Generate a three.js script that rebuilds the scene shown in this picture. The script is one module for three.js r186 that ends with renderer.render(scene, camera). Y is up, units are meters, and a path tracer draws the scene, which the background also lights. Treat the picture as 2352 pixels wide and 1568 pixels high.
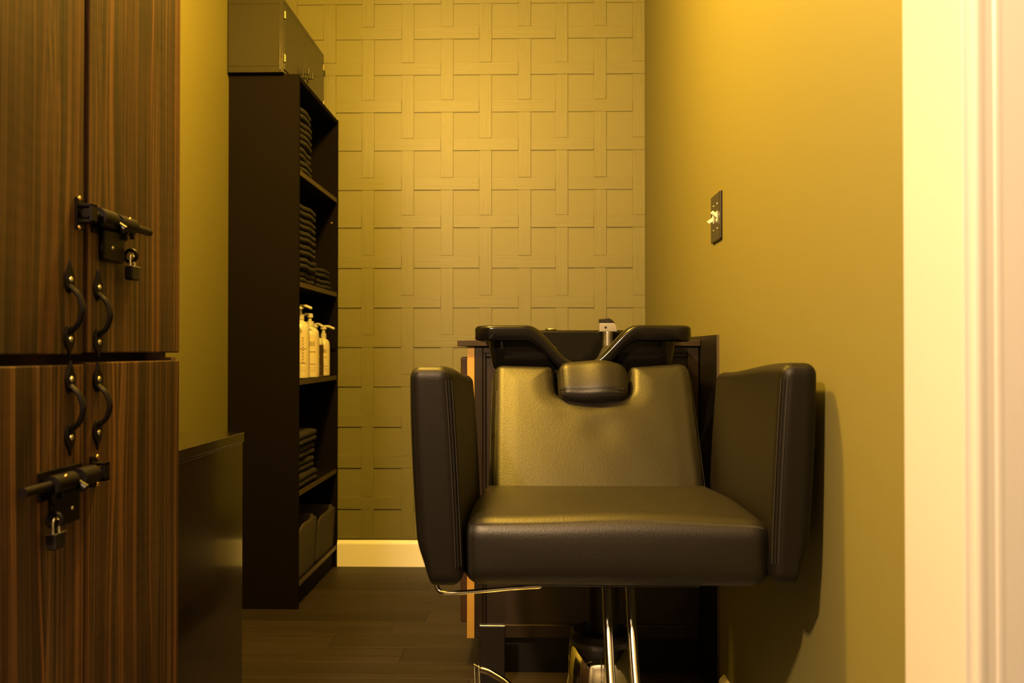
import * as THREE from 'three';
import { RoundedBoxGeometry } from 'three/addons/geometries/RoundedBoxGeometry.js';
import { mergeGeometries, mergeVertices } from 'three/addons/utils/BufferGeometryUtils.js';

// ---------------------------------------------------------------- camera, lights, exposure
const scene = new THREE.Scene();
scene.background = new THREE.Color(0x000000);
const camera = new THREE.PerspectiveCamera(40.94, 1.5, 0.05, 30);
camera.position.set(0, 0.868, 0);
camera.rotation.order = 'YXZ';
camera.rotation.set(Math.atan(23 / 2100), Math.atan(49 / 2100), 0);
camera.focus = 2.1;
camera.userData.fStop = 6.3;

const renderer = new THREE.WebGLRenderer();
renderer.toneMapping = THREE.LinearToneMapping;
renderer.toneMappingExposure = 1.0;
renderer.shadowMap.enabled = true;

const roomLampColor = new THREE.Color().setRGB(1, 0.57, 0.068);
const hallLampColor = new THREE.Color().setRGB(1, 0.64, 0.33);
const ROOM_LAMP = { at: [-0.46, 2.18, -1.92], power: 19.5 };
const HALL_LAMP = { at: [-0.63, 1.9, -0.06], power: 28 };

// ---------------------------------------------------------------- helpers
let seed = 7;
const rnd = () => { seed = (seed * 1664525 + 1013904223) >>> 0; return seed / 4294967296; };
const lerp = (a, b, t) => a + (b - a) * t;
const clamp = (v, a, b) => Math.min(b, Math.max(a, v));
const smooth = (a, b, v) => { const t = clamp((v - a) / (b - a), 0, 1); return t * t * (3 - 2 * t); };
const hash = (x, y) => { let h = Math.imul(x | 0, 374761393) + Math.imul(y | 0, 668265263); h = Math.imul(h ^ (h >>> 13), 1274126177); return ((h ^ (h >>> 16)) >>> 0) / 4294967296; };
const noise = (x, y) => {
  const xi = Math.floor(x), yi = Math.floor(y), u = x - xi, v = y - yi;
  const a = u * u * (3 - 2 * u), b = v * v * (3 - 2 * v);
  return lerp(lerp(hash(xi, yi), hash(xi + 1, yi), a), lerp(hash(xi, yi + 1), hash(xi + 1, yi + 1), a), b);
};
const fbm = (x, y) => noise(x, y) * .5 + noise(x * 2.1 + 5, y * 2.1 + 9) * .27 + noise(x * 4.3 + 11, y * 4.3 + 3) * .15 + noise(x * 8.7, y * 8.7) * .08;
const toS = c => Math.round(255 * clamp(c <= .0031308 ? 12.92 * c : 1.055 * Math.pow(c, 1 / 2.4) - .055, 0, 1));

function tex(w, h, fn, color = true) {               // fn(i, j) gives linear rgb
  const d = new Uint8Array(w * h * 4);
  for (let j = 0; j < h; j++) for (let i = 0; i < w; i++) {
    const c = fn(i / w, j / h), k = (j * w + i) * 4;
    for (let q = 0; q < 3; q++) d[k + q] = color ? toS(c[q]) : Math.round(255 * clamp(c[q], 0, 1));
    d[k + 3] = 255;
  }
  const t = new THREE.DataTexture(d, w, h, THREE.RGBAFormat);
  t.wrapS = t.wrapT = THREE.RepeatWrapping; t.magFilter = THREE.LinearFilter; t.minFilter = THREE.LinearMipmapLinearFilter; t.generateMipmaps = true;
  if (color) t.colorSpace = THREE.SRGBColorSpace;
  t.needsUpdate = true;
  return t;
}
const rgb = (r, g, b) => new THREE.Color().setRGB(r, g, b);
const std = o => new THREE.MeshStandardMaterial(o);
const phys = o => new THREE.MeshPhysicalMaterial(o);

const origin = new WeakMap();
const used = new Map();
function numbered(name) { const n = used.get(name) || 0; used.set(name, n + 1); return n ? `${name}_${String(n).padStart(3, '0')}` : name; }
function thing(name, label, category, [x, y, z], group) {   // a Group at the thing's base; its parts are given in room coordinates
  const g = new THREE.Group(); g.name = numbered(name); g.position.set(x, y, z); scene.add(g);
  g.userData = { label, category }; if (group) g.userData.group = group;
  origin.set(g, [x, y, z]);
  return g;
}
function part(name, geo, mat, parent, label) {
  const m = new THREE.Mesh(geo, mat); m.name = name; m.castShadow = m.receiveShadow = true;
  const o = origin.get(parent) || [0, 0, 0];
  geo.translate(-o[0], -o[1], -o[2]);
  origin.set(m, o);
  if (label) m.userData.label = label;
  parent.add(m);
  return m;
}
function struct(name, geo, mat, label, category) {
  const m = new THREE.Mesh(geo, mat); m.name = name; m.castShadow = m.receiveShadow = true;
  m.userData = { kind: 'structure', label, category };
  scene.add(m); origin.set(m, [0, 0, 0]);
  return m;
}
function boxUV(geo, s = 1, off = [0, 0], rot = false) {     // uv in metres by the way each face points
  const p = geo.attributes.position, n = geo.attributes.normal, uv = new Float32Array(p.count * 2);
  for (let i = 0; i < p.count; i++) {
    const ax = Math.abs(n.getX(i)), ay = Math.abs(n.getY(i)), az = Math.abs(n.getZ(i));
    let u, v;
    if (ax >= ay && ax >= az) { u = p.getZ(i); v = p.getY(i); } else if (ay >= az) { u = p.getX(i); v = p.getZ(i); } else { u = p.getX(i); v = p.getY(i); }
    if (rot) [u, v] = [v, u];
    uv[i * 2] = u * s + off[0]; uv[i * 2 + 1] = v * s + off[1];
  }
  geo.setAttribute('uv', new THREE.BufferAttribute(uv, 2));
  return geo;
}
// box from two corners, with a small rounded edge
function bx(x0, x1, y0, y1, z0, z1, r = 0.002, seg = 2) {
  const w = Math.abs(x1 - x0), h = Math.abs(y1 - y0), d = Math.abs(z1 - z0);
  r = Math.min(r, w * .45, h * .45, d * .45);
  const g = r > 1e-5 ? new RoundedBoxGeometry(w, h, d, seg, r) : new THREE.BoxGeometry(w, h, d);
  g.translate((x0 + x1) / 2, (y0 + y1) / 2, (z0 + z1) / 2);
  return boxUV(g);
}
function flat(g) { const q = g.index ? g.toNonIndexed() : g; for (const k of Object.keys(q.attributes)) if (!['position', 'normal', 'uv'].includes(k)) q.deleteAttribute(k); return q; }
const merge = gs => mergeGeometries(gs.map(flat), false);
const plain = gs => merge(gs);
function tube(pts, r, seg = 40, rs = 10, closed = false) {
  const c = new THREE.CatmullRomCurve3(pts.map(p => new THREE.Vector3(...p)), closed, 'catmullrom', .5);
  const g = new THREE.TubeGeometry(c, seg, r, rs, closed);
  if (closed) return g;
  const cap = (p, q) => { const s = new THREE.SphereGeometry(r, rs, 6); s.translate(...p); return s; };
  return merge([g, cap(pts[0]), cap(pts[pts.length - 1])]);
}
function cyl(a, b, r0, r1 = r0, n = 24) {
  const A = new THREE.Vector3(...a), B = new THREE.Vector3(...b), d = B.clone().sub(A);
  const g = new THREE.CylinderGeometry(r1, r0, d.length(), n, 1);
  g.applyQuaternion(new THREE.Quaternion().setFromUnitVectors(new THREE.Vector3(0, 1, 0), d.clone().normalize()));
  g.translate((a[0] + b[0]) / 2, (a[1] + b[1]) / 2, (a[2] + b[2]) / 2);
  return g;
}
function lathe(profile, x, y, z, n = 40) { const g = new THREE.LatheGeometry(profile.map(p => new THREE.Vector2(...p)), n); g.translate(x, y, z); return g; }
function reshape(g, fn) {
  const p = g.attributes.position, v = new THREE.Vector3();
  for (let i = 0; i < p.count; i++) { v.fromBufferAttribute(p, i); fn(v); p.setXYZ(i, v.x, v.y, v.z); }
  return g;
}
// upholstered block: rounded box with a dense skin that fn may push about
function cushion(w, h, d, r, [nx, ny, nz], fn) {
  let g = new THREE.BoxGeometry(w, h, d, nx, ny, nz);
  g.deleteAttribute('uv'); g.deleteAttribute('normal');
  g = mergeVertices(g, 1e-6);
  const hw = w / 2 - r, hh = h / 2 - r, hd = d / 2 - r;
  reshape(g, v => {
    const q = new THREE.Vector3(clamp(v.x, -hw, hw), clamp(v.y, -hh, hh), clamp(v.z, -hd, hd));
    const dir = v.clone().sub(q); if (dir.lengthSq() > 0) v.copy(q).add(dir.normalize().multiplyScalar(r));
    if (fn) fn(v);
  });
  g.computeVertexNormals();
  return boxUV(g);
}

// ---------------------------------------------------------------- materials
const paintBump = (() => { const t = tex(256, 256, (u, v) => { const a = noise(u * 64, v * 64) * .6 + noise(u * 128, v * 128) * .4; return [a, a, a]; }, false); t.repeat.set(2.5, 2.5); return t; })();
const M = {};
M.paint = std({ color: rgb(.130, .117, .030), roughness: .62, bumpMap: paintBump, bumpScale: .00012 });
M.hallPaint = std({ color: rgb(.17, .155, .10), roughness: .6 });
M.ceiling = std({ color: rgb(.55, .52, .45), roughness: .9 });
M.trim = std({ color: rgb(.82, .80, .74), roughness: .38 });
M.doorTrimDimmed = std({ color: rgb(.41, .405, .40), roughness: .35 });  // white trim paint, darkened in its colour to offset the strong lamp light
const stripTex = n => tex(64, 512, (u, v) => {           // painted timber: brushed grain along the strip
  const g = noise(u * 22 + n * 9, v * 3 + n) * .5 + noise(u * 48, v * 7 + n * 3) * .5;
  const k = .9 + .16 * g + .05 * (noise(u * 2, v * 5 + n * 13) - .5);
  return [.124 * k, .115 * k, .034 * k];
});
const stripBump = tex(64, 512, (u, v) => { const g = noise(u * 26, v * 4) * .6 + noise(u * 60, v * 9) * .4; return [g, g, g]; }, false);
M.strips = [0, 1, 2, 3].map(n => std({ map: stripTex(n), roughness: .5, bumpMap: stripBump, bumpScale: .0003 }));
M.panelPaint = std({ color: rgb(.126, .117, .035), roughness: .52, bumpMap: paintBump, bumpScale: .00012 });

const plankTex = n => tex(512, 128, (u, v) => {          // dark brown laminate, grain along the plank
  const w = v + .03 * noise(u * 3 + n * 7, v * 3);
  const g = noise(u * 7 + n * 31, w * 26) * .45 + noise(u * 18 + n * 5, w * 60) * .35 + noise(u * 2 + n, w * 9) * .4;
  const k = .55 + .75 * g, t = [.95, 1.12, .85, 1.02, 1.2][n];
  return [.020 * k * t, .0145 * k * t, .011 * k * t];
});
M.planks = [0, 1, 2, 3, 4].map(n => phys({ map: plankTex(n), roughness: .55, specularIntensity: .5 }));
M.subfloor = std({ color: rgb(.03, .024, .02), roughness: .8 });

const lockerTex = n => tex(512, 1024, (u, v) => {        // stained pine, grain upright
  let w = u * .36 + .010 * (noise(u * 3 + n * 17, v * 2.2) - .5) + .004 * (noise(u * 9, v * 5 + n * 3) - .5);
  for (let k = 0; k < 4; k++) {                          // cathedral figures
    const cu = .12 + .76 * hash(k * 3 + n * 11, 5), cv = hash(k * 7 + n * 3, 9), du = (u - cu) * .36, dv = v - cv;
    w += .012 * Math.sign(du) * Math.exp(-Math.abs(du) / .03) * Math.exp(-dv * dv / .02);
  }
  const lines = noise(w * 330, v * 1.1 + n) * .44 + noise(w * 120 + 40, v * .9) * .34 + noise(w * 800, v * 6) * .22;
  const broad = noise(w * 26 + n * 5, v * .9 + n * 2);
  const blot = fbm(u * 5 + n * 3, v * 7);
  const ripple = .5 + .5 * Math.sin(v * 260 + 6 * noise(u * 6, v * 10)) * noise(u * 5 + n, v * 6);
  let k = .24 + 1.35 * Math.pow(smooth(.32, .80, lines), 1.3) * (.35 + 1.0 * broad) + .40 * (blot - .45) + .10 * ripple;
  k = clamp(k, .16, 1.5);
  const red = .85 + .3 * noise(w * 60, v * 2 + 7);
  return [.100 * k * red, .052 * k, .021 * k];
});
const lockerBump = tex(512, 512, (u, v) => { const g = noise(u * 70, v * 2) * .6 + noise(u * 190, v * 6) * .4; return [g, g, g]; }, false);
lockerBump.repeat.set(2.7, 1);
M.locker = [0, 1, 2, 3].map(n => phys({ map: lockerTex(n), roughness: .5, specularIntensity: .6, bumpMap: lockerBump, bumpScale: .0006 }));
M.lockerInside = std({ color: rgb(.060, .032, .015), roughness: .8 });
M.paleWood = std({ color: rgb(.25, .15, .07), roughness: .6 });
M.iron = phys({ color: rgb(.004, .003, .003), roughness: .38, specularIntensity: .3 });
M.brass = std({ color: rgb(.75, .52, .22), roughness: .28, metalness: 1 });
M.screw = std({ color: rgb(.8, .76, .6), roughness: .22, metalness: 1 });
M.steel = std({ color: rgb(.78, .76, .70), roughness: .2, metalness: 1 });
M.brushed = std({ color: rgb(.86, .84, .78), roughness: .24, metalness: 1 });
M.hinge = std({ color: rgb(.20, .17, .11), roughness: .45, metalness: .8 });
M.chrome = std({ color: rgb(.86, .85, .82), roughness: .06, metalness: 1 });

const leatherBump = tex(256, 256, (u, v) => { const a = 1 - Math.abs(noise(u * 70, v * 70) - .5) * 2, b = noise(u * 140, v * 140); const k = a * .6 + b * .4; return [k, k, k]; }, false);
leatherBump.repeat.set(7, 7);
M.leather = phys({ color: rgb(.0042, .0031, .0018), roughness: .5, bumpMap: leatherBump, bumpScale: .00015, specularIntensity: .42 });
M.leatherSheen = phys({ color: rgb(.0046, .0034, .0020), roughness: .47, bumpMap: leatherBump, bumpScale: .0002, specularIntensity: .85 });  // same leather as the arms, sheen raised to brighten seat and back
M.thread = std({ color: rgb(.012, .010, .008), roughness: .7 });
M.blackPlastic = phys({ color: rgb(.006, .005, .005), roughness: .45, specularIntensity: .5 });
M.blackMetal = phys({ color: rgb(.007, .006, .006), roughness: .4, specularIntensity: .6 });
M.gloss = phys({ color: rgb(.010, .008, .008), roughness: .13, clearcoat: .6, clearcoatRoughness: .06 });
M.bowl = phys({ color: rgb(.004, .0035, .0035), roughness: .14, specularIntensity: .6 });
M.shelf = phys({ color: rgb(.0040, .0024, .0026), roughness: .8, specularIntensity: .15 });
M.shelfEdge = std({ color: rgb(.05, .034, .020), roughness: .5 });
M.metalBox = phys({ color: rgb(.026, .023, .014), roughness: .22, metalness: .3, specularIntensity: .5 });
M.metalBoxDark = std({ color: rgb(.02, .018, .012), roughness: .35, metalness: .5 });
const towelBump = tex(128, 128, (u, v) => { const a = hash(u * 128, v * 128) * .5 + noise(u * 40, v * 40) * .5; return [a, a, a]; }, false);
towelBump.repeat.set(9, 9);
M.towel = std({ color: rgb(.010, .006, .007), roughness: 1, bumpMap: towelBump, bumpScale: .002 });
M.bin = std({ color: rgb(.06, .05, .038), roughness: .9, bumpMap: towelBump, bumpScale: .0008 });
M.bottle = phys({ color: rgb(.50, .48, .40), roughness: .3 });
M.pump = phys({ color: rgb(.44, .42, .35), roughness: .35 });
M.amber = phys({ color: rgb(.10, .06, .035), roughness: .2 });
const stainTex = (r, g, b, n) => tex(128, 512, (u, v) => { const k = .6 + .8 * (noise(u * 30 + n, v * 4) * .6 + noise(u * 70, v * 9) * .4); return [r * k, g * k, b * k]; });
M.cabinet = phys({ map: stainTex(.014, .009, .006, 1), roughness: .36, specularIntensity: .5 });
M.cabinetPanel = phys({ map: stainTex(.016, .011, .008, 2), roughness: .42, specularIntensity: .5 });
M.cabinetDoor = phys({ map: stainTex(.035, .017, .009, 3), roughness: .38, specularIntensity: .5 });
M.rawWood = std({ map: stainTex(.33, .19, .03, 4), roughness: .5 });
M.counter = phys({ map: stainTex(.03, .021, .013, 5), roughness: .30, specularIntensity: .5 });
M.plate = std({ color: rgb(.016, .012, .007), roughness: .3, metalness: .4 });
M.ivory = std({ color: rgb(.66, .62, .50), roughness: .35 });
M.lampGlass = std({ color: rgb(.9, .85, .7), roughness: .4, emissive: roomLampColor, emissiveIntensity: 6 });
M.hallGlass = std({ color: rgb(.9, .88, .8), roughness: .4, emissive: hallLampColor, emissiveIntensity: 4 });

// ---------------------------------------------------------------- the room shell
const XL = -1.035, XR = .452, ZB = -3.70, ZF = -.90, ZD = -.78, CEIL = 2.44;
const HX0 = -1.7, HX1 = 1.5, HZ = 1.9;
struct('wall_left', bx(XL - .1, XL, -.1, CEIL + .1, ZB - .1, ZF, 0), M.paint, 'olive painted wall behind the tall black bookcase', 'wall');
struct('wall_right', bx(XR, XR + .1, -.1, CEIL + .1, ZB - .1, ZF, 0), M.paint, 'olive painted wall with the light switch', 'wall');
struct('wall_front', plain([bx(XL - .1, -.64, -.1, CEIL, ZF, ZD, 0), bx(.378, XR + .1, -.1, CEIL, ZF, ZD, 0), bx(-.64, .378, 2.07, CEIL, ZF, ZD, 0)]), M.hallPaint, 'wall around the doorway the picture looks through', 'wall');
struct('wall_hall_left', bx(HX0 - .1, HX0, -.1, CEIL, ZF, HZ + .1, 0), M.hallPaint, 'hall wall left of the camera', 'wall');
struct('wall_hall_right', bx(HX1, HX1 + .1, -.1, CEIL, ZF, HZ + .1, 0), M.hallPaint, 'hall wall right of the camera', 'wall');
struct('wall_hall_back', bx(HX0 - .1, HX1 + .1, -.1, CEIL, HZ, HZ + .1, 0), M.hallPaint, 'hall wall behind the camera', 'wall');
struct('wall_hall_front', plain([bx(HX0, XL - .1, -.1, CEIL, ZF, ZD, 0), bx(XR + .1, HX1, -.1, CEIL, ZF, ZD, 0)]), M.hallPaint, 'hall wall beside the doorway wall', 'wall');
struct('ceiling', bx(HX0 - .1, HX1 + .1, CEIL, CEIL + .1, ZB - .1, HZ + .1, 0), M.ceiling, 'white ceiling over room and hall', 'ceiling');

// back wall: a painted board with timber strips laid as a basket weave
const wallBack = struct('wall_back', bx(XL - .1, XR + .1, -.1, CEIL + .1, ZB - .1, ZB, 0), M.panelPaint, 'olive feature wall of woven timber strips', 'wall');
{
  const bottoms = [2.425, 2.281, 2.137, 1.991, 1.839, 1.683, 1.523, 1.370, 1.206, 1.045, .885, .725, .562, .396, .230, .070];
  const cols = [-.988, -.829, -.672, -.510, -.350, -.194, -.035, .115, .270, .4265];
  const W = .0505, T = .0052, hw = W / 2, gap = .0003;
  // at (row, column) the upright strip runs over the level one when their sum is odd, else the level one runs over
  const over = (r, c) => (r + c) % 2 === 1;
  let k = 0;
  const strip = (x0, x1, y0, y1, upright) => {
    x0 = Math.max(x0, XL + .001); x1 = Math.min(x1, XR - .0005); y0 = Math.max(y0, .11); y1 = Math.min(y1, CEIL - .001);
    if (x1 - x0 < .01 || y1 - y0 < .01) return;
    const t = T + .0016 * (rnd() - .5), g = new RoundedBoxGeometry(x1 - x0 - 2 * gap, y1 - y0 - 2 * gap, t + .004, 1, .0006);
    g.translate((x0 + x1) / 2, (y0 + y1) / 2, ZB + t / 2 - .002);
    boxUV(g, 1, [rnd(), rnd()]);
    const uv = g.attributes.uv;
    for (let i = 0; i < uv.count; i++) { const u = uv.getX(i), v = uv.getY(i); upright ? uv.setXY(i, u / .05, v / .4) : uv.setXY(i, v / .05, u / .4); }
    part(numbered('wall_strip'), g, M.strips[k++ % 4], wallBack);
  };
  for (let r = 0; r < bottoms.length; r++) for (let c = 0; c < cols.length; c++) {
    const b = bottoms[r], x = cols[c];
    if (over(r, c)) {
      const top = r ? bottoms[r - 1] : CEIL + .05, bot = r + 1 < bottoms.length ? bottoms[r + 1] + W : .11;
      strip(x - hw, x + hw, bot, top, true);
    } else {
      const l = c ? cols[c - 1] + hw : XL, rr = c + 1 < cols.length ? cols[c + 1] - hw : XR;
      strip(l, rr, b, b + W, false);
    }
  }
  // the last column closes on the corner: short level pieces beside it
}

// floor: boards laid across the room
const floor = struct('floor', bx(HX0 - .1, HX1 + .1, -.1, -.008, ZB - .1, HZ + .1, 0), M.subfloor, 'dark brown laminate floor', 'floor');
{
  const pw = .127; let row = 0;
  for (let z = ZB; z < HZ - .001; z += pw, row++) {
    const inHall = z > ZD - .06, x0 = inHall ? HX0 : XL, x1 = inHall ? HX1 : XR;
    let x = x0 - rnd() * .8;
    while (x < x1) {
      const e = x + 1.215, a = Math.max(x, x0), b = Math.min(e, x1), z1 = Math.min(z + pw, HZ);
      if (b - a > .01) {
        const g = new RoundedBoxGeometry(b - a - .0005, .008, z1 - z - .0005, 1, .0006);
        g.translate((a + b) / 2, -.004, (z + z1) / 2);
        boxUV(g); const uv = g.attributes.uv, o = rnd();
        for (let i = 0; i < uv.count; i++) uv.setXY(i, uv.getX(i) / 1.2 + o, uv.getY(i) / pw);
        part(numbered('floor_plank'), g, M.planks[Math.floor(rnd() * 5)], floor);
      }
      x = e;
    }
  }
}
// baseboards with an eased top edge
{
  const s = new THREE.Shape(); s.moveTo(0, 0); s.lineTo(.014, 0); s.lineTo(.014, .088); s.quadraticCurveTo(.0135, .097, .007, .1); s.lineTo(.005, .104); s.lineTo(0, .105); s.closePath();
  const mk = L => new THREE.ExtrudeGeometry(s, { depth: L, bevelEnabled: false, curveSegments: 6 });
  const back = mk(XR - XL); back.rotateY(-Math.PI / 2);              // profile now grows towards +z, run towards -x
  back.translate(XR, 0, ZB);
  struct('baseboard_back', back, M.trim, 'white baseboard under the woven feature wall', 'baseboard');
  const right = mk(1.2); right.rotateY(Math.PI); right.translate(XR, 0, -.98);
  struct('baseboard_right', right, M.trim, 'white baseboard along the switch wall', 'baseboard');
}
// doorway lining and moulded casing at the right of the picture
{
  const g = new THREE.Group(); g.name = 'trim_1'; g.userData = { kind: 'structure', label: 'white door frame with moulded casing at the right edge', category: 'door frame' };
  scene.add(g); origin.set(g, [0, 0, 0]);
  const p = (n, geo) => part(n, geo, M.doorTrimDimmed, g);
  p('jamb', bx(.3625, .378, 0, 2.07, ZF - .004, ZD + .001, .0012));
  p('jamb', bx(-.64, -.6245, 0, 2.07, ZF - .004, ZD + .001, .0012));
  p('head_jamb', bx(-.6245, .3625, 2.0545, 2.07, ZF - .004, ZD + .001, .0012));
  const prof = [[0, 0], [0, .0095], [.0012, .0118], [.0035, .0127], [.0060, .0127], [.0100, .0122], [.0160, .0123], [.0174, .0134], [.0200, .0138], [.0235, .0136], [.0430, .0146], [.0445, .0160], [.0475, .0168], [.0510, .0168], [.066, .0165], [.0685, .0145], [.0685, 0]];
  const shape = new THREE.Shape(prof.map(q => new THREE.Vector2(...q)));
  const mk = (L) => new THREE.ExtrudeGeometry(shape, { depth: L, bevelEnabled: false });
  const up = mk(2.13); up.rotateX(-Math.PI / 2);                    // x across, profile height towards -z, run up
  up.scale(1, 1, -1); { const ix = up.index; if (!ix) { const ps = up.attributes.position; for (let i = 0; i < ps.count; i += 3) { const a = [ps.getX(i), ps.getY(i), ps.getZ(i)]; ps.setXYZ(i, ps.getX(i + 1), ps.getY(i + 1), ps.getZ(i + 1)); ps.setXYZ(i + 1, ...a); } } up.computeVertexNormals(); }
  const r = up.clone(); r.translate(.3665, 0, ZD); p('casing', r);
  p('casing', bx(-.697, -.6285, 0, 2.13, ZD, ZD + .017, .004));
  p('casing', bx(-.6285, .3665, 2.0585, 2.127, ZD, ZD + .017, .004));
}

// ---------------------------------------------------------------- stained locker on the left
const FX = -.60;                                          // plane of the doors
{
  const L = thing('locker', 'tall dark-stained wooden locker with four doors and iron handles', 'locker', [-.82, 0, -1.22]);
  part('carcass', plain([bx(XL + .003, -.622, .05, 1.78, -.912, -.93), bx(XL + .003, -.622, .05, 1.78, -1.517, -1.535), bx(XL + .003, -.622, .05, .068, -.93, -1.517), bx(XL + .003, -.622, 1.762, 1.78, -.93, -1.517),
    bx(XL + .003, -.67, .845, .865, -.93, -1.517), bx(XL + .003, XL + .01, .05, 1.78, -.93, -1.517), bx(-.99, -.64, 0, .05, -.93, -1.517)]), M.lockerInside, L);
  part('spacer', bx(-.621, -.604, .8535, .8585, -1.512, -1.533, .001), M.paleWood, L, 'pale wooden spacer in the gap');
  const door = (y0, y1, z0, z1, n) => {
    const g = bx(FX - .02, FX, y0, y1, z0, z1, .0025);
    const uv = g.attributes.uv; for (let i = 0; i < uv.count; i++) uv.setXY(i, (uv.getX(i) - z1) / .36 * .98 + .01, (uv.getY(i) - y0) / .94 * .98 + .01);
    return part('door', g, M.locker[n], L);
  };
  const doors = [door(.864, 1.775, -.915, -1.2055, 0), door(.866, 1.775, -1.2185, -1.538, 1), door(.055, .851, -.915, -1.2105, 2), door(.055, .8535, -1.2145, -1.538, 3)];
  const yz = (shape, depth, x) => { const g = new THREE.ExtrudeGeometry(shape, { depth, bevelEnabled: true, bevelThickness: .0008, bevelSize: .0008, bevelSegments: 1, steps: 1, curveSegments: 8 }); g.rotateY(Math.PI / 2); g.translate(x, 0, 0); return g; }; // shape x runs towards -z
  const screwAt = (y, z, mat, d, out = .003, r = .0042) => { const s = new THREE.SphereGeometry(r, 12, 8); s.scale(.55, 1, 1); s.translate(FX + out, y, z); part('screw', s, mat, d); };
  const handle = (d, z, yt, yb) => {
    const gs = [];
    const spade = (y, dir) => { const s = new THREE.Shape(); s.moveTo(0, -.017); s.bezierCurveTo(.009, -.016, .0125, -.004, .0105, .004); s.bezierCurveTo(.008, .011, .002, .012, 0, .023); s.bezierCurveTo(-.002, .012, -.008, .011, -.0105, .004); s.bezierCurveTo(-.0125, -.004, -.009, -.016, 0, -.017); const g = yz(s, .0022, FX + .0004); if (dir < 0) g.rotateX(Math.PI); g.translate(0, y, z); gs.push(g); };
    spade(yt, 1); spade(yb, -1);
    const ym = (yt + yb) / 2, hl = (yt - yb) / 2;
    const pts = [[0.002, hl - .008], [.0065, hl - .012], [.0135, hl * .48], [.0185, hl * .1], [.0185, -hl * .1], [.0135, -hl * .48], [.0065, -hl + .012], [.002, -hl + .008]];
    const c = new THREE.CatmullRomCurve3(pts.map(([x, y]) => new THREE.Vector3(FX + x, ym + y, z)));
    const t = new THREE.TubeGeometry(c, 30, .0034, 8);
    reshape(t, v => { v.z = z + (v.z - z) * 1.75; });
    t.computeVertexNormals(); gs.push(t);
    part('handle', plain(gs), M.iron, d);
    screwAt(yt, z, M.screw, d, .0035); screwAt(yb, z, M.screw, d, .0035);
  };
  handle(doors[0], -1.166, .961, .884); handle(doors[1], -1.2435, .956, .881);
  handle(doors[2], -1.169, .832, .757); handle(doors[3], -1.2435, .830, .757);
  // sliding barrel bolts: keep on one door, bolt on its neighbour
  const bolt = (dk, db, dir, zk, y) => {                    // dir -1: bolt lies further from the doorway than its keep
    const X = FX, z = k => zk + dir * k;
    const keep = [bx(X, X + .003, y - .021, y + .021, z(-.008), z(.012), .001), bx(X, X + .021, y + .0085, y + .0125, z(-.004), z(.012), .001), bx(X, X + .021, y - .0125, y - .0085, z(-.004), z(.012), .001), bx(X + .017, X + .021, y - .0125, y + .0125, z(-.004), z(.012), .001)];
    part('bolt_keep', plain(keep), M.iron, dk, 'black iron keep');
    screwAt(y + .019, z(-.003), M.brass, dk, .004, .0034); screwAt(y - .019, z(-.003), M.brass, dk, .004, .0034);
    const gs = [bx(X, X + .003, y - .02, y + .016, z(.036), z(.142), .001)];
    gs.push(cyl([X + .0125, y, z(.028)], [X + .0125, y, z(.07)], .0125), cyl([X + .0125, y, z(.085)], [X + .0125, y, z(.135)], .0115));
    gs.push(cyl([X + .0125, y, z(-.004)], [X + .0125, y, z(.195)], .0058));
    gs.push(bx(X + .002, X + .01, y - .056, y - .012, z(.055), z(.118), .003));
    const ring = new THREE.TorusGeometry(.0085, .003, 8, 20); ring.translate(X + .014, y - .043, z(.128)); gs.push(ring);
    const arm = new THREE.TorusGeometry(.0105, .0035, 8, 18, Math.PI * 1.1); arm.rotateY(Math.PI / 2); arm.translate(X + .014, y - .018, z(.122)); gs.push(arm);
    gs.push(cyl([X + .012, y, z(.078)], [X + .028, y - .012, z(.078)], .0045, .006, 12));
    part('barrel_bolt', plain(gs), M.iron, db, 'black iron barrel bolt');
    screwAt(y - .037, z(.078), M.steel, db, .0105, .003); screwAt(y + .008, z(.112), M.brass, db, .02, .003);
  };
  bolt(doors[0], doors[1], -1, -1.189, 1.05);
  bolt(doors[3], doors[2], 1, -1.236, .705);
  const padlock = (y, z, label) => {
    const P = thing('padlock', label, 'padlock', [FX + .02, y - .024, z], 'padlocks on the locker');
    part('lock_body', bx(FX + .009, FX + .022, y - .024, y - .004, z - .0125, z + .0125, .003), M.blackMetal, P);
    const a = [[-.007, -.006], [-.007, .008], [-.005, .0125], [0, .0145], [.005, .0125], [.007, .008], [.007, -.006]].map(([k, h]) => [FX + .0155, y + h, z + k]);
    part('shackle', tube(a, .0017, 30, 8), M.steel, P, 'shiny steel shackle');
    part('lock_plate', bx(FX + .0085, FX + .0225, y - .0052, y - .0035, z - .0128, z + .0128, .0005), M.steel, P);
  };
  padlock(.9955, -1.3185, 'small padlock on the upper bolt of the locker');
  padlock(.6505, -1.1085, 'small padlock on the lower bolt of the locker');
}

// ---------------------------------------------------------------- low glossy black cabinet behind the locker
{
  const B = thing('low_cabinet', 'low glossy black cabinet between locker and bookcase', 'cabinet', [-.83, 0, -1.75]);
  part('body', bx(XL + .003, -.622, .03, .673, -1.56, -1.947, .002), M.gloss, B);
  part('top', bx(XL + .003, -.62, .675, .695, -1.555, -1.95, .0012), M.gloss, B);
  part('plinth', bx(XL + .02, -.65, 0, .03, -1.57, -1.93, .001), M.blackPlastic, B);
}

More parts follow.
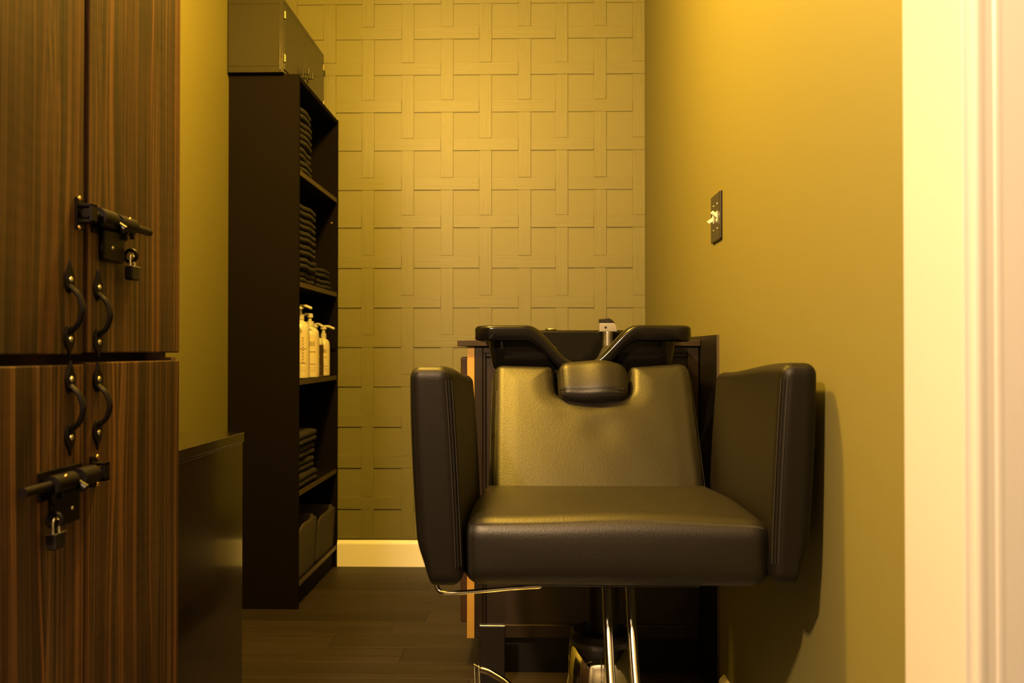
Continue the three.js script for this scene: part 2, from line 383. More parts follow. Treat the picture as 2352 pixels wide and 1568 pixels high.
// ---------------------------------------------------------------- bookcase with its contents
{
  const x0 = XL + .003, x1 = -.793, zn = -3.07, zf = -3.697, t = .016;
  const K = thing('bookcase', 'tall black-brown open bookcase against the left wall', 'bookcase', [(x0 + x1) / 2, 0, (zn + zf) / 2]);
  part('side_panel', bx(x0, x1, 0, 1.808, zn, zn - t, .0012), M.shelf, K);
  part('side_panel', bx(x0, x1, 0, 1.808, zf + t, zf, .0012), M.shelf, K);
  part('back_panel', bx(x0, x0 + .005, .05, 1.795, zn - t, zf + t, 0), M.shelf, K);
  part('top_panel', bx(x0 + .005, x1 - .001, 1.79, 1.806, zn - t, zf + t, .001), M.shelf, K);
  part('kick_board', bx(x1 - .03, x1 - .015, 0, .072, zn - t, zf + t, .001), M.shelf, K);
  for (const y of [.088, .394, .771, 1.106, 1.487]) {
    const s = part('shelf', bx(x0 + .005, x1 - .0045, y - .017, y, zn - t, zf + t, 0), M.shelf, K);
    part('edge_band', bx(x1 - .0045, x1 - .002, y - .017, y, zn - t, zf + t, .0006), M.shelfEdge, s, 'lighter edge strip');
  }
  part('shelf_pin', cyl([-.815, 1.388, zf + t - .001], [-.815, 1.388, zf + t + .008], .0035, .0035, 12), M.brass, K, 'small metal shelf pin');
  // folded towels
  const towel = (x, y, z, w, h, d, label, group) => {
    const T = thing('folded_towel', label, 'towel', [x, y, z], group);
    const ph = rnd() * 9;
    const fold = (yy, hh, ww, sh) => { const g = cushion(ww, hh, d, hh * .46, [14, 6, 18], v => { v.y += .0012 * Math.sin(v.z * 40 + ph) + .0008 * Math.sin(v.x * 55 + ph * 2); v.x += .003 * Math.sin(v.z * 30 + ph) + sh; }); g.translate(x, yy, z); return g; };
    part('towel_fold', fold(y + .001 + h * .27, h * .45, w, 0), M.towel, T);
    part('towel_fold', fold(y + h * .73, h * .45, w * .985, .002), M.towel, T);
  };
  const stack = (y, n, h, x, z, w, d, where, group) => {
    const ord = ['bottom', 'second', 'third', 'fourth', 'fifth', 'sixth'];
    for (let k = 0; k < n; k++) towel(x + (rnd() - .5) * .012, y + k * h, z + (rnd() - .5) * .012, w, h, d, `dark folded towel, ${k === 0 ? 'bottom one' : k === n - 1 ? 'top one' : ord[k] + ' from the bottom'} ${where}`, group);
  };
  stack(1.487, 5, .047, -.905, -3.21, .20, .20, 'of the stack on the highest shelf', 'towels on the highest shelf');
  stack(1.106, 6, .046, -.905, -3.235, .205, .25, 'of the tall stack on the second shelf', 'towels in the tall stack on the second shelf');
  stack(1.106, 2, .042, -.91, -3.53, .205, .22, 'of the low stack on the second shelf', 'towels in the low stack on the second shelf');
  stack(.394, 4, .048, -.905, -3.25, .2, .26, 'of the stack below the bottles', 'towels below the bottles');
  // fabric bins
  const binAt = (za, zb, h, label) => {
    const y = .089, xa = -1.015, xb = -.803;
    const C = thing('fabric_bin', label, 'bin', [(xa + xb) / 2, y, (za + zb) / 2], 'bins on the lowest shelf');
    const w = .006;
    part('bin_front', cushion(w, h, Math.abs(zb - za), w * .45, [2, 12, 12], v => { const e = smooth(.75, 1, Math.abs(v.z) / (Math.abs(zb - za) / 2)); if (v.y > 0) v.y -= .018 * e * (v.y / (h / 2)); v.x += .006 * Math.cos(v.z * 10) * Math.cos(v.y * 8) + (v.y / h) * .01; }).translate(xb, y + h / 2, (za + zb) / 2), M.bin, C);
    part('bin_back', bx(xa, xa + w, y, y + h, za, zb, .002), M.bin, C);
    part('bin_side', bx(xa + w, xb - w, y, y + h, za, za - w, .002), M.bin, C);
    part('bin_side', bx(xa + w, xb - w, y, y + h, zb + w, zb, .002), M.bin, C);
    part('bin_base', bx(xa + w, xb - w, y, y + w, za - w, zb + w, .001), M.bin, C);
  };
  binAt(-3.1, -3.345, .185, 'grey fabric bin at the near end of the lowest shelf');
  binAt(-3.375, -3.665, .165, 'grey fabric bin at the far end of the lowest shelf');
  // bottles
  const labelTex = n => {
    const c = document.createElement('canvas'); c.width = 256; c.height = 512; const q = c.getContext('2d');
    q.fillStyle = n === 3 ? '#3a2a20' : '#bfb498'; q.fillRect(0, 0, 256, 512);
    q.fillStyle = n === 3 ? '#cfc09a' : '#3a2a1c';
    let s = 11 + n * 5; const r = () => { s = (s * 1103515245 + 12345) & 0x7fffffff; return s / 0x7fffffff; };
    if (n === 1) { q.fillStyle = '#7a2a14'; for (let y = 60; y < 330; y += 22) q.fillRect(128 + r() * 6, y, 7, 13); q.fillStyle = '#3a2a1c'; for (let y = 66; y < 340; y += 34) q.fillRect(142, y, 8, 16); }
    else for (let x = 96; x < 165; x += 15) q.fillRect(x, 62, 6, 62);
    for (const y of [190, 350]) for (let x = 88; x < 176; x += 9) q.fillRect(x, y + r() * 3, 5 + r() * 4, 10);
    for (const y of [400, 425, 446]) for (let x = 84; x < 180; x += 6) if (r() > .2) q.fillRect(x, y, 3 + r() * 3, 4);
    const t = new THREE.CanvasTexture(c); t.colorSpace = THREE.SRGBColorSpace; return t;
  };
  const bottle = (x, z, r, h, neckH, spoutA, mat, n, label, hasPump = true) => {
    const y = .772, B = thing('pump_bottle', label, 'bottle', [x, y, z], 'pump bottles on the third shelf');
    part('bottle_body', lathe([[0, 0], [r * .92, 0], [r, .004], [r, h * .84], [r * .93, h * .92], [r * .7, h * .975], [r * .42, h], [r * .42, h + .008], [0, h + .008]], x, y, z, 32), mat, B);
    const lg = new THREE.CylinderGeometry(r + .0005, r + .0005, h * .78, 28, 1, true, -.9, 2.6); lg.translate(x, y + h * .42, z);
    const lm = std({ map: labelTex(n), roughness: .4 });
    part('printed_label', lg, lm, B, 'label with dark illegible print');
    if (!hasPump) return;
    part('collar', cyl([x, y + h + .004, z], [x, y + h + .022, z], r * .46, r * .43, 20), M.pump, B);
    part('pump_stem', cyl([x, y + h + .02, z], [x, y + h + neckH, z], .007, .007, 14), M.pump, B);
    const ca = Math.cos(spoutA), sa = Math.sin(spoutA), yt = y + h + neckH;
    part('pump_spout', plain([cyl([x, yt - .004, z], [x, yt + .01, z], .0125, .011, 16), tube([[x - ca * .008, yt + .006, z - sa * .008], [x + ca * .018, yt + .007, z + sa * .018], [x + ca * .04, yt - .001, z + sa * .04]], .0052, 16, 8)]), M.pump, B);
  };
  bottle(-.838, -3.13, .034, .195, .05, .15, M.bottle, 0, 'white pump bottle at the near end, mostly hidden by the bookcase side');
  bottle(-.83, -3.235, .033, .205, .046, .1, M.bottle, 1, 'white pump bottle, second in the row, with its spout reaching out');
  bottle(-.822, -3.345, .034, .185, .04, 2.2, M.bottle, 2, 'white pump bottle in the middle of the row with black print');
  bottle(-.828, -3.455, .03, .15, .042, .6, M.bottle, 3, 'pump bottle with a dark label, fourth in the row');
  bottle(-.822, -3.565, .024, .145, .042, .05, M.bottle, 4, 'slim pale pump bottle at the far end of the row');
}

// ---------------------------------------------------------------- metal cabinet on the bookcase
{
  const x0 = XL + .006, x1 = -.842, y0 = 1.808, y1 = 2.06, zn = -3.05, zf = -3.645;
  const C = thing('metal_cabinet', 'olive metal wall cabinet with two doors lying on the bookcase', 'cabinet', [(x0 + x1) / 2, y0, (zn + zf) / 2]);
  part('body', plain([bx(x0, x1 - .004, y0 + .004, y1 - .002, zn, zn - .004, .001), bx(x0, x1 - .004, y0 + .004, y1 - .002, zf + .004, zf, .001), bx(x0, x1 - .004, y0, y0 + .006, zn + .001, zf - .001, .001), bx(x0, x1 - .004, y1 - .006, y1, zn + .001, zf - .001, .001), bx(x0, x0 + .004, y0 + .004, y1 - .004, zn - .003, zf + .003, .0005)]), M.metalBox, C);
  part('side_bead', bx(x0 + .004, x1 - .012, y0 + .0205, y0 + .0225, zn, zn + .0012, .0005), M.metalBoxDark, C);
  part('side_bead', bx(x0 + .004, x1 - .012, y1 - .0205, y1 - .0185, zn, zn + .0012, .0005), M.metalBoxDark, C);
  part('corner_bead', bx(x1 - .0125, x1 - .0085, y0 + .008, y1 - .004, zn, zn + .004, .0018, 3), M.metalBox, C);
  part('front_frame', plain([bx(x1 - .004, x1, y0, y0 + .012, zn, zf, .001), bx(x1 - .004, x1, y1 - .016, y1, zn, zf, .001), bx(x1 - .004, x1, y0 + .012, y1 - .016, zn, zn - .012, .001), bx(x1 - .004, x1, y0 + .012, y1 - .016, zf + .012, zf, .001)]), M.metalBox, C);
  const zm = (zn + zf) / 2;
  for (const [za, zb, hz, hg] of [[zn - .0145, zm + .0015, zm + .03, zn - .011], [zm - .0015, zf + .0145, zm - .03, zf + .011]]) {
    const d = part('door', bx(x1 - .004, x1 + .0015, y0 + .0145, y1 - .0185, za, zb, .001), M.metalBox, C);
    part('handle', plain([tube([[x1 + .001, y0 + .075, hz], [x1 + .02, y0 + .075, hz]], .003, 6, 8), tube([[x1 + .02, y0 + .075, hz], [x1 + .022, y0 + .098, hz]], .0035, 6, 8), bx(x1 + .0015, x1 + .004, y0 + .06, y0 + .1, hz - .009, hz + .009, .001)]), M.metalBoxDark, d, 'dark latch handle');
    for (const hy of [y0 + .05, y1 - .055]) part('hinge', cyl([x1 + .003, hy - .012, hg], [x1 + .003, hy + .012, hg], .0042, .0042, 12), M.hinge, d, 'steel hinge barrel');
  }
}

// ---------------------------------------------------------------- shampoo station: cabinet, worktop, bowl, tap, splash panel
{
  const C = thing('sink_cabinet', 'dark-stained sink cabinet behind the black chair, its door facing left', 'cabinet', [.13, 0, -2.75]);
  const zn = -2.46, zf = -3.05, xl = -.158, xr = .443;
  part('body', bx(xl, xr, .1, .881, zn - .012, zf, .001), M.cabinetPanel, C);
  part('face_frame', bx(-.1785, xl - .0003, .098, .881, zn - .001, zf, .0012), M.rawWood, C, 'orange unstained front edge');
  part('end_stile', bx(xl, xl + .022, .1, .881, zn, zn - .0115, .002), M.cabinet, C);
  part('end_stile', bx(xr - .03, xr, .1, .881, zn, zn - .0115, .002), M.cabinet, C);
  part('end_rail', bx(xl + .022, xr - .03, .863, .881, zn, zn - .0115, .002), M.cabinet, C);
  part('end_rail', bx(xl + .022, xr - .03, .1, .135, zn, zn - .0115, .002), M.cabinet, C);
  part('moulding', plain([bx(xl + .022, xl + .030, .135, .863, zn - .004, zn - .0115, .002), bx(xl + .03, xr - .03, .853, .863, zn - .004, zn - .0115, .002)]), M.cabinet, C);
  const d = part('door', bx(-.1995, -.179, .127, .853, zn - .045, zf + .06, .005, 3), M.cabinetDoor, C);
  part('knob', cyl([-.1995, .72, zf + .11], [-.222, .72, zf + .11], .006, .012, 16), M.steel, d);
  part('toe_kick', bx(-.10, xr, 0, .1, zn - .03, zf, .001), M.blackPlastic, C);
  const T = thing('worktop', 'thin brown worktop on the sink cabinet', 'worktop', [.12, .881, -2.75]);
  part('worktop_board', bx(-.204, .4455, .882, .8995, zn + .012, zf - .02, .002), M.counter, T);
  const S = thing('splash_panel', 'thin black splash panel on the wall right of the sink', 'panel', [.449, 0, -2.65]);
  part('panel_board', bx(.4462, .4518, 0, .909, -2.238, -3.05, .0004), M.blackPlastic, S);
  part('edge_strip', bx(.4462, .4518, 0, .909, -2.2355, -2.238, .0004), M.shelfEdge, S, 'pale front edge');

  // the bowl: a rim of constant depth that dips to a neck rest at the front
  const cx = .1125, cz = -2.31, hw = .246, hd = .26, N = 240, rimY = .927;
  const bowl = thing('shampoo_bowl', 'glossy black shampoo bowl with a dipped neck rest', 'sink', [cx, .76, cz]);
  const ring = (() => { const q = new THREE.Shape(), w = hw, d = hd, r = .045; q.moveTo(-w + r, -d); q.lineTo(w - r, -d); q.quadraticCurveTo(w, -d, w, -d + r); q.lineTo(w, d - r); q.quadraticCurveTo(w, d, w - r, d); q.lineTo(-w + r, d); q.quadraticCurveTo(-w, d, -w, d - r); q.lineTo(-w, -d + r); q.quadraticCurveTo(-w, -d, -w + r, -d); return q.getSpacedPoints(N); })();
  const prof = [[.24, .775, 1], [.20, .775, 1], [.145, .785, 1], [.128, .84, 1], [.125, .89, 4], [.06, -.0265, 0], [.006, -.0265, 0], [0, -.021, 0], [0, -.008, 0], [.003, -.002, 0], [.009, 0, 0], [.018, 0, 0], [.024, -.003, 0], [.028, -.010, 0], [.031, -.05, 2], [.038, .832, 3], [.065, .80, 3], [.16, .787, 1], [.24, .783, 1]];
  const pos = [], idx = [];
  for (let i = 0; i < N; i++) {
    const ox = ring[i].x, oz = ring[i].y, front = oz > hd * .55;
    const dx = Math.abs(ox + .004);
    const dip = front ? .083 * (1 - smooth(.014, .130, dx)) : 0;
    const deep = smooth(-.1, .1, oz) * .010;                  // the front apron is deeper than the rear lip
    const h = rimY - dip;
    prof.forEach(([d, y, m], j) => {
      const k = 1 - d / .24;
      const yy = m === 4 ? Math.min(y, h - .045) : m === 0 ? h + y - (y < -.02 ? deep : 0) : m === 2 ? Math.min(h - .018, rimY + y) : m === 3 ? Math.min(y, h - .03) : y;
      let zz = oz * (1 - d / .26);
      if (j >= 12 || j <= 4) zz = Math.max(zz, j >= 12 ? -.103 : -.122);       // wide rear deck; the hollow ends before the cabinet
      pos.push(cx + ox * k, yy, cz + zz);
    });
  }
  const P = prof.length;
  for (let i = 0; i < N; i++) for (let j = 0; j < P - 1; j++) { const a = i * P + j, b = ((i + 1) % N) * P + j; idx.push(a, a + 1, b, b, a + 1, b + 1); }
  const bg = new THREE.BufferGeometry(); bg.setAttribute('position', new THREE.Float32BufferAttribute(pos, 3)); bg.setIndex(idx); bg.computeVertexNormals(); boxUV(bg);
  part('basin', bg, M.bowl, bowl);
  part('drain', lathe([[0, .003], [.012, .003], [.02, .001], [.021, 0]], cx, .786, cz, 24), M.chrome, bowl, 'chrome drain');
  part('drain_pipe', cyl([cx, .778, cz], [cx, .74, cz], .02, .02, 18), M.blackPlastic, bowl);

  // tap standing in the rear of the bowl
  const fx = .1935, fz = -2.385;
  const F = thing('tap', 'chrome tap with a black lever at the rear of the bowl', 'tap', [fx, .80, fz]);
  part('tap_column', lathe([[0, 0], [.017, 0], [.017, .004], [.0138, .006], [.0138, .1195], [.016, .121], [0, .121]], fx, .7985, fz, 28), M.brushed, F);
  const head = new THREE.Shape(); head.moveTo(-.020, 0); head.lineTo(.0222, 0); head.bezierCurveTo(.0228, .0095, .019, .016, .0157, .0195); head.lineTo(-.020, .0195); head.closePath();
  const hg = new THREE.ExtrudeGeometry(head, { depth: .028, bevelEnabled: true, bevelSize: .0019, bevelThickness: .002, bevelSegments: 3, curveSegments: 12 }); hg.translate(fx - .001, .9205, fz - .014);
  part('tap_head', hg, M.brushed, F);
  const lev = new THREE.Shape(); lev.moveTo(-.020, 0); lev.lineTo(.017, 0); lev.bezierCurveTo(.0133, .0057, .0067, .011, 0, .0114); lev.lineTo(-.0076, .010); lev.lineTo(-.020, .009); lev.closePath();
  const lg = new THREE.ExtrudeGeometry(lev, { depth: .028, bevelEnabled: true, bevelSize: .0014, bevelThickness: .002, bevelSegments: 2, curveSegments: 10 }); lg.translate(fx - .001, .9415, fz - .014);
  part('tap_lever', lg, M.blackPlastic, F, 'black lever');
  part('tap_stud', cyl([fx - .0065, .930, fz + .0155], [fx - .0065, .930, fz + .0172], .0032, .0032, 14), M.blackPlastic, F, 'dark round stud');
  part('spray_hose_seat', lathe([[0, 0], [.016, 0], [.016, .004], [.010, .006], [0, .006]], .048, .926, -2.5, 24), M.chrome, bowl, 'chrome hose fitting');

  // small upright plate on the floor by the cabinet
  const K = thing('metal_plate', 'small upright black plate with a shiny top edge beside the cabinet foot', 'plate', [-.105, 0, -2.36]);
  part('plate_body', bx(-.137, -.073, 0, .163, -2.35, -2.366, .002), M.blackPlastic, K);
  part('edge_trim', bx(-.138, -.072, .163, .1665, -2.349, -2.367, .0012), M.steel, K, 'shiny metal top edge');
}

// ---------------------------------------------------------------- light switch on the right wall
{
  const S = thing('light_switch', 'dark two-gang switch plate with two ivory toggles', 'light switch', [.45, 1.137, -2.25]);
  const za = -2.192, zb = -2.308, y0 = 1.138, y1 = 1.254;
  part('switch_plate', bx(XR - .006, XR, y0, y1, za, zb, .003, 3), M.plate, S);
  for (const [z, up] of [[-2.227, 1], [-2.273, -1]]) {
    const t = part('toggle', (() => { const g = new RoundedBoxGeometry(.019, .009, .0095, 2, .0018); g.rotateZ(-up * .62); g.translate(XR - .012, (y0 + y1) / 2 + up * .0045, z); return g; })(), M.ivory, S, 'ivory toggle');
    part('toggle_frame', bx(XR - .0075, XR - .006, (y0 + y1) / 2 - .0125, (y0 + y1) / 2 + .0125, z - .006, z + .006, .0006), M.ivory, t);
    for (const k of [-1, 1]) { const s = new THREE.SphereGeometry(.0036, 12, 8); s.scale(.5, 1, 1); s.translate(XR - .0062, (y0 + y1) / 2 + k * .0302, z); part('screw', s, M.screw, S); }
  }
}

// ---------------------------------------------------------------- the chair
{
  const cx = .1235, Z0 = -1.62;
  const C = thing('shampoo_chair', 'black leather salon chair with chrome footrest in front of the sink', 'chair', [cx, .0375, Z0]);
  C.position.set(.129, 0, -1.693); C.scale.setScalar(1.045);
  // seat: rounded front roll, slight crown
  const sw = .456, sh = .101, sd = .47;
  const seat = cushion(sw, sh, sd, .028, [44, 16, 44], v => {
    const fx = 1 - Math.pow(Math.abs(v.x) / (sw / 2), 2.2), fz = v.z / (sd / 2);
    if (v.y > 0) v.y += .006 * fx * smooth(-.9, .6, fz) - .010 * smooth(.2, -1, fz) + .0015 * Math.sin(v.x * 21 + 1) * smooth(.5, 1, fz);
    if (fz > .8) v.z += .006 * fx * (1 - Math.pow(v.y / (sh / 2), 2));
    v.x *= 1 - .02 * smooth(.2, -1, fz);
  });
  seat.translate(cx, .5695, -1.585);
  const seatM = part('seat', seat, M.leatherSheen, C);
  // reclined backrest with a notch for the neck pillow
  const bw = .418, bh = .308, bt = .07, tilt = -.70;
  const place = g => { g.rotateX(tilt); g.translate(cx, .597, -1.772); return g; };          // local y runs up the backrest, z out of its face
  {
    const s = new THREE.Shape(), w = bw / 2, nw = .079, nd = .085, r = .024, q = .014;
    s.moveTo(-w + .004, -.06); s.lineTo(w - .004, -.06); s.lineTo(w, bh - r); s.quadraticCurveTo(w, bh + .003, w - r, bh + .004);
    s.lineTo(nw + q, bh - .004); s.quadraticCurveTo(nw, bh - .004, nw, bh - .004 - q); s.lineTo(nw - .004, bh - nd + q); s.quadraticCurveTo(nw - .006, bh - nd, nw - q - .006, bh - nd);
    s.lineTo(-nw + q + .006, bh - nd); s.quadraticCurveTo(-nw + .006, bh - nd, -nw + .004, bh - nd + q); s.lineTo(-nw, bh - .004 - q); s.quadraticCurveTo(-nw, bh - .004, -nw - q, bh - .004);
    s.lineTo(-w + r, bh); s.quadraticCurveTo(-w, bh, -w, bh - r); s.closePath();
    // dense face: sample the shape on a grid by the signed distance to its outline
    const pts = s.getPoints(10);
    const inside = (x, y) => { let c = false; for (let i = 0, j = pts.length - 1; i < pts.length; j = i++) { const a = pts[i], b = pts[j]; if ((a.y > y) !== (b.y > y) && x < (b.x - a.x) * (y - a.y) / (b.y - a.y) + a.x) c = !c; } return c; };
    const near = (x, y) => { let m = 1e9, nx = x, ny = y; for (let i = 0, j = pts.length - 1; i < pts.length; j = i++) { const a = pts[j], b = pts[i], dx = b.x - a.x, dy = b.y - a.y, l = dx * dx + dy * dy; const t = l ? clamp(((x - a.x) * dx + (y - a.y) * dy) / l, 0, 1) : 0; const ex = a.x + dx * t, ey = a.y + dy * t, d = Math.hypot(x - ex, y - ey); if (d < m) { m = d; nx = ex; ny = ey; } } return [m, nx, ny]; };
    const NX = 110, NY = 104, gx = i => -w - .004 + (bw + .008) * i / NX, gy = j => -.064 + (bh + .074) * j / NY;
    const cellIn = []; const vid = new Map(); const P = [], I = [];
    const stepMax = Math.hypot((bw + .008) / NX, (bh + .074) / NY);
    const R = .022;
    const V = (i, j, side) => {
      const key = side * 1e6 + j * 1000 + i; if (vid.has(key)) return vid.get(key);
      let x = gx(i), y = gy(j); let [d, nx, ny] = near(x, y); const ins = inside(x, y);
      if (!ins || d < stepMax * .35) { x = nx; y = ny; d = 0; }
      const e = d < R ? Math.sqrt(Math.max(0, R * R - (R - d) * (R - d))) : R;
      let z = side ? e : -bt + R - e * .8;
      if (side) {
        const u = x / w, vv = y / bh;
        z += .007 * Math.pow(Math.max(0, 1 - u * u), 1) * smooth(0, R * 2.5, d);                     // padding
        z -= .0018 * Math.exp(-((x - .012) ** 2 / .0011 + (y - .125) ** 2 / .0012)) + .0012 * Math.exp(-((x + .055) ** 2 / .0009 + (y - .165) ** 2 / .0011)) + .0008 * Math.exp(-((x - .07) ** 2 / .0012 + (y - .19) ** 2 / .0008)); // sat-in dents
        z += .0008 * Math.exp(-((x - .05) ** 2 / .003 + (y - .09) ** 2 / .002));
        z -= .006 * smooth(.05, .0, Math.abs(x)) * smooth(bh - .15, bh - .09, y);
        z += .00015 * Math.sin(x * 60 + y * 30);
      }
      const id = P.length / 3; P.push(x, y, z); vid.set(key, id); return id;
    };
    const inC = (i, j) => { const x = (gx(i) + gx(i + 1)) / 2, y = (gy(j) + gy(j + 1)) / 2; return i >= 0 && j >= 0 && i < NX && j < NY && inside(x, y); };
    for (let j = 0; j < NY; j++) for (let i = 0; i < NX; i++) if (inC(i, j)) {
      const a = V(i, j, 1), b = V(i + 1, j, 1), c = V(i + 1, j + 1, 1), d = V(i, j + 1, 1); I.push(a, b, c, a, c, d);
      const e = V(i, j, 0), f = V(i + 1, j, 0), g = V(i + 1, j + 1, 0), h = V(i, j + 1, 0); I.push(e, g, f, e, h, g);
      const wall = (p, q, p2, q2) => I.push(V(...p, 1), V(...p2, 0), V(...q, 1), V(...q, 1), V(...p2, 0), V(...q2, 0));
      if (!inC(i, j - 1)) wall([i, j], [i + 1, j], [i, j], [i + 1, j]);
      if (!inC(i + 1, j)) wall([i + 1, j], [i + 1, j + 1], [i + 1, j], [i + 1, j + 1]);
      if (!inC(i, j + 1)) wall([i + 1, j + 1], [i, j + 1], [i + 1, j + 1], [i, j + 1]);
      if (!inC(i - 1, j)) wall([i, j + 1], [i, j], [i, j + 1], [i, j]);
    }
    const g = new THREE.BufferGeometry(); g.setAttribute('position', new THREE.Float32BufferAttribute(P, 3)); g.setIndex(I); g.computeVertexNormals(); boxUV(g);
    const back = part('backrest', place(g), M.leatherSheen, C);
    // welt along the sides
    for (const k of [-1, 1]) part('welt', place(tube([[k * (w - .001), -.02, -.004], [k * (w + .001), bh * .5, -.003], [k * (w + .001), bh - .03, -.003]], .002, 30, 8)), M.leather, back);
  }
  // neck pillow
  {
    const pw = .146, ph = .084, pt = .03;
    const g = cushion(pw, ph, pt, .022, [32, 26, 14], v => {
      const u = v.x / (pw / 2), t = v.y / (ph / 2);
      v.y += .010 * (1 - u * u) * (t > 0 ? t : t * .55);
      v.x *= 1 + .02 * t;
      if (v.z > 0) { v.z += .010 * (1 - u * u) * (1 - t * t * .5); v.z -= .0018 * Math.exp(-(((t + .62) / .05) ** 2)); v.z += .002 * Math.sin(v.x * 70); }
    });
    g.translate(0, bh - .055, .020);
    const lay = q => { q.translate(0, -(bh - .055), 0); q.rotateX(.13); q.translate(0, bh - .062, .012); return place(q); };
    const h = part('headrest', lay(g), M.leatherSheen, C);
    const st = []; for (let k = 0; k < 26; k++) st.push(bx(-.062 + k * .0048, -.059 + k * .0048, bh - .0815, bh - .0805, .0405 - .004 * Math.abs(k - 12.5) / 12.5, .0425 - .004 * Math.abs(k - 12.5) / 12.5, 0));
    part('stitching', lay(plain(st)), M.thread, h);
  }
  // arms: upright padded panels, leaning out a little
  for (const sgn of [-1, 1]) {
    const th = sgn < 0 ? .062 : .053, ah = sgn < 0 ? .322 : .321, al = .49, ym = sgn < 0 ? .6855 : .691;
    const xm = sgn < 0 ? -.1425 : .3785;
    const shape = v => {
      const t = v.y / (ah / 2), f = v.z / (al / 2);
      v.y += Math.max(0, t) * -.024 * smooth(.95, -1, f) + Math.max(0, -t) * .012 * smooth(.2, -1, f);
      v.x += sgn * (.0085 * t + .003 * (1 - t * t) * clamp(sgn * v.x / (th / 2), -.6, 1));
      v.x -= sgn * .013 * smooth(-.55, -1, t) * smooth(-.2, 1, sgn * v.x / (th / 2));
      v.x += sgn * .002 * Math.sin(t * 9 + 1.5) * smooth(.3, 1, sgn * v.x / (th / 2)) * smooth(.9, .2, f);
      v.x += sgn * (sgn < 0 ? .007 : .003) * smooth(1, .7, f) * smooth(0, 1, sgn * v.x / (th / 2)) * smooth(1, .4, Math.abs(t));
    };
    const g = cushion(th, ah, al, .018, [24, 64, 64], shape);
    g.translate(xm, ym, -1.575);
    const a = part('armrest', g, M.leather, C);
    // welt and double stitching round the front panel
    const inner = -sgn;
    for (const [off, rr, mat, nm] of [[.0, .0016, M.leather, 'welt'], [.0075, .0007, M.thread, 'stitching'], [-.0075, .0007, M.thread, 'stitching']]) {
      const pts = []; for (let k = 0; k <= 14; k++) { const y = -ah / 2 + .03 + (ah - .052) * k / 14; const v = new THREE.Vector3(inner * (th / 2 - .0075 + off * .5), y, al / 2 - .0075 - off * .55); shape(v); const n = 1; pts.push([xm + v.x + inner * .0022, ym + v.y, -1.575 + v.z + .0030]); }
      part(nm, tube(pts, rr, 36, 6), mat, a);
    }
    part('arm_bracket', bx(xm + inner * th * .4, xm + inner * (th * .4 + .03), .512, .53, -1.47, -1.7, .002), M.blackMetal, C);
  }
  part('arm_knob', lathe([[0, 0], [.006, 0], [.008, .006], [0, .012]], 0, 0, 0, 16).rotateZ(Math.PI / 2).translate(-.178, .655, -1.45), M.blackPlastic, C);
  // frame, column, base
  part('seat_frame', bx(cx - .14, cx + .14, .496, .519, -1.45, -1.78, .004), M.blackMetal, C);
  part('column', cyl([cx, .36, Z0], [cx, .493, Z0], .028, .028, 28), M.blackMetal, C);
  part('column_cap', lathe([[0, .380], [.047, .380], [.051, .377], [.0525, .368], [.0535, .356], [0, .356]], cx - .006, 0, Z0, 40), M.blackPlastic, C);
  part('column_cover', lathe([[0, .3555], [.0535, .3555], [.057, .30], [.066, .22], [.080, .13], [.10, .1], [.11, .082], [0, .082]], cx - .006, 0, Z0, 56), M.chrome, C, 'flared chrome pump cover');
  part('base_plate', lathe([[0, .0835], [.13, .0835], [.27, .0635], [.295, .0495], [.30, .0375], [0, .0375]], cx - .006, 0, Z0, 64), M.chrome, C, 'round chrome base');
  // footrest
  for (const x of [.1165, .1535]) part('footrest_bar', tube([[x, .505, -1.475], [x, .488, -1.462], [x, .44, -1.435], [x, .38, -1.39], [x, .30, -1.31], [x, .22, -1.19], [x, .2, -1.12]], .0073, 48, 14), M.chrome, C, 'chrome footrest bar');
  part('footrest', plain([bx(cx - .15, cx + .17, .183, .203, -1.06, -1.135, .006, 3)]), M.blackPlastic, C);
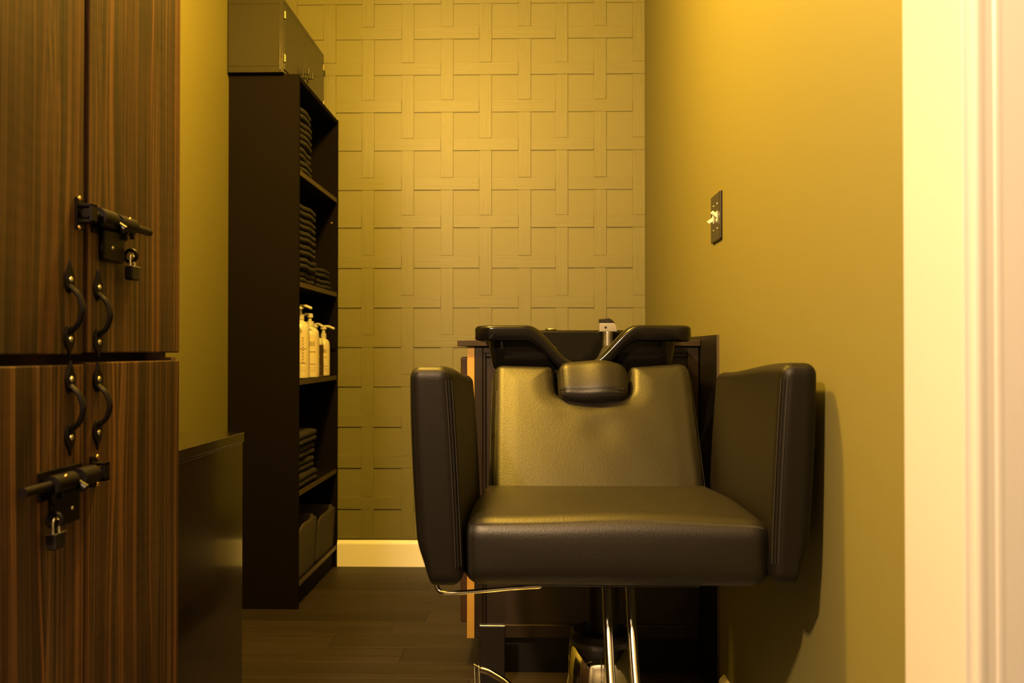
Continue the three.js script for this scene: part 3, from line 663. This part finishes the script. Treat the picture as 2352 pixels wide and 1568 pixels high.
  // recline lever under the left arm
  part('recline_lever', tube([[-.155, .515, -1.50], [-.1575, .491, -1.49], [-.152, .4795, -1.485], [-.138, .4775, -1.48], [-.09, .4825, -1.475], [-.03, .4895, -1.47], [.01, .4945, -1.46]], .0037, 50, 10), M.chrome, C, 'thin chrome recline lever');
  // pump lever low behind
  part('pump_lever', tube([[cx - .05, .07, -1.72], [.02, .11, -1.83], [-.04, .168, -1.9], [-.085, .19, -1.93], [-.108, .195, -1.94]], .0068, 40, 12), M.chrome, C, 'chrome pump lever');
  part('lever_bracket', plain([tube([[-.116, .2, -1.945], [-.112, .12, -1.945]], .0028, 10, 8), tube([[-.126, .198, -1.955], [-.122, .11, -1.955]], .0028, 10, 8), tube([[-.126, .2, -1.955], [-.108, .196, -1.94]], .0026, 8, 8)]), M.steel, C);
}

// ---------------------------------------------------------------- lamps (above the frame and behind the camera)
{
  const [x, y, z] = ROOM_LAMP.at;
  const L = thing('ceiling_lamp', 'globe ceiling lamp above the chair', 'lamp', [x, y, z]);
  part('ceiling_rose', lathe([[0, CEIL - .004], [.055, CEIL - .004], [.06, CEIL - .012], [.04, CEIL - .03], [.03, y + .07], [0, y + .07]], x, 0, z, 32), M.steel, L);
  part('bulb_globe', new THREE.SphereGeometry(.075, 32, 20).translate(x, y, z), M.lampGlass, L);
  const p = new THREE.PointLight(roomLampColor, ROOM_LAMP.power, 0, 2); p.shadow.radius = 3.4; p.castShadow = true; L.add(p);
  const [hx, hy, hz] = HALL_LAMP.at;
  const H = thing('pendant_lamp', 'globe pendant lamp in the hall behind the camera', 'lamp', [hx, hy, hz]);
  part('cord', cyl([hx, hy + .09, hz], [hx, CEIL - .001, hz], .003, .003, 8), M.blackPlastic, H);
  part('bulb_globe', new THREE.SphereGeometry(.06, 32, 20).translate(hx, hy, hz), M.hallGlass, H);
  part('lamp_socket', cyl([hx, hy + .055, hz], [hx, hy + .1, hz], .02, .016, 16), M.blackPlastic, H);
  const q = new THREE.PointLight(hallLampColor, HALL_LAMP.power, 0, 2); q.shadow.radius = 2.6; q.castShadow = true; H.add(q);
}

renderer.render(scene, camera);
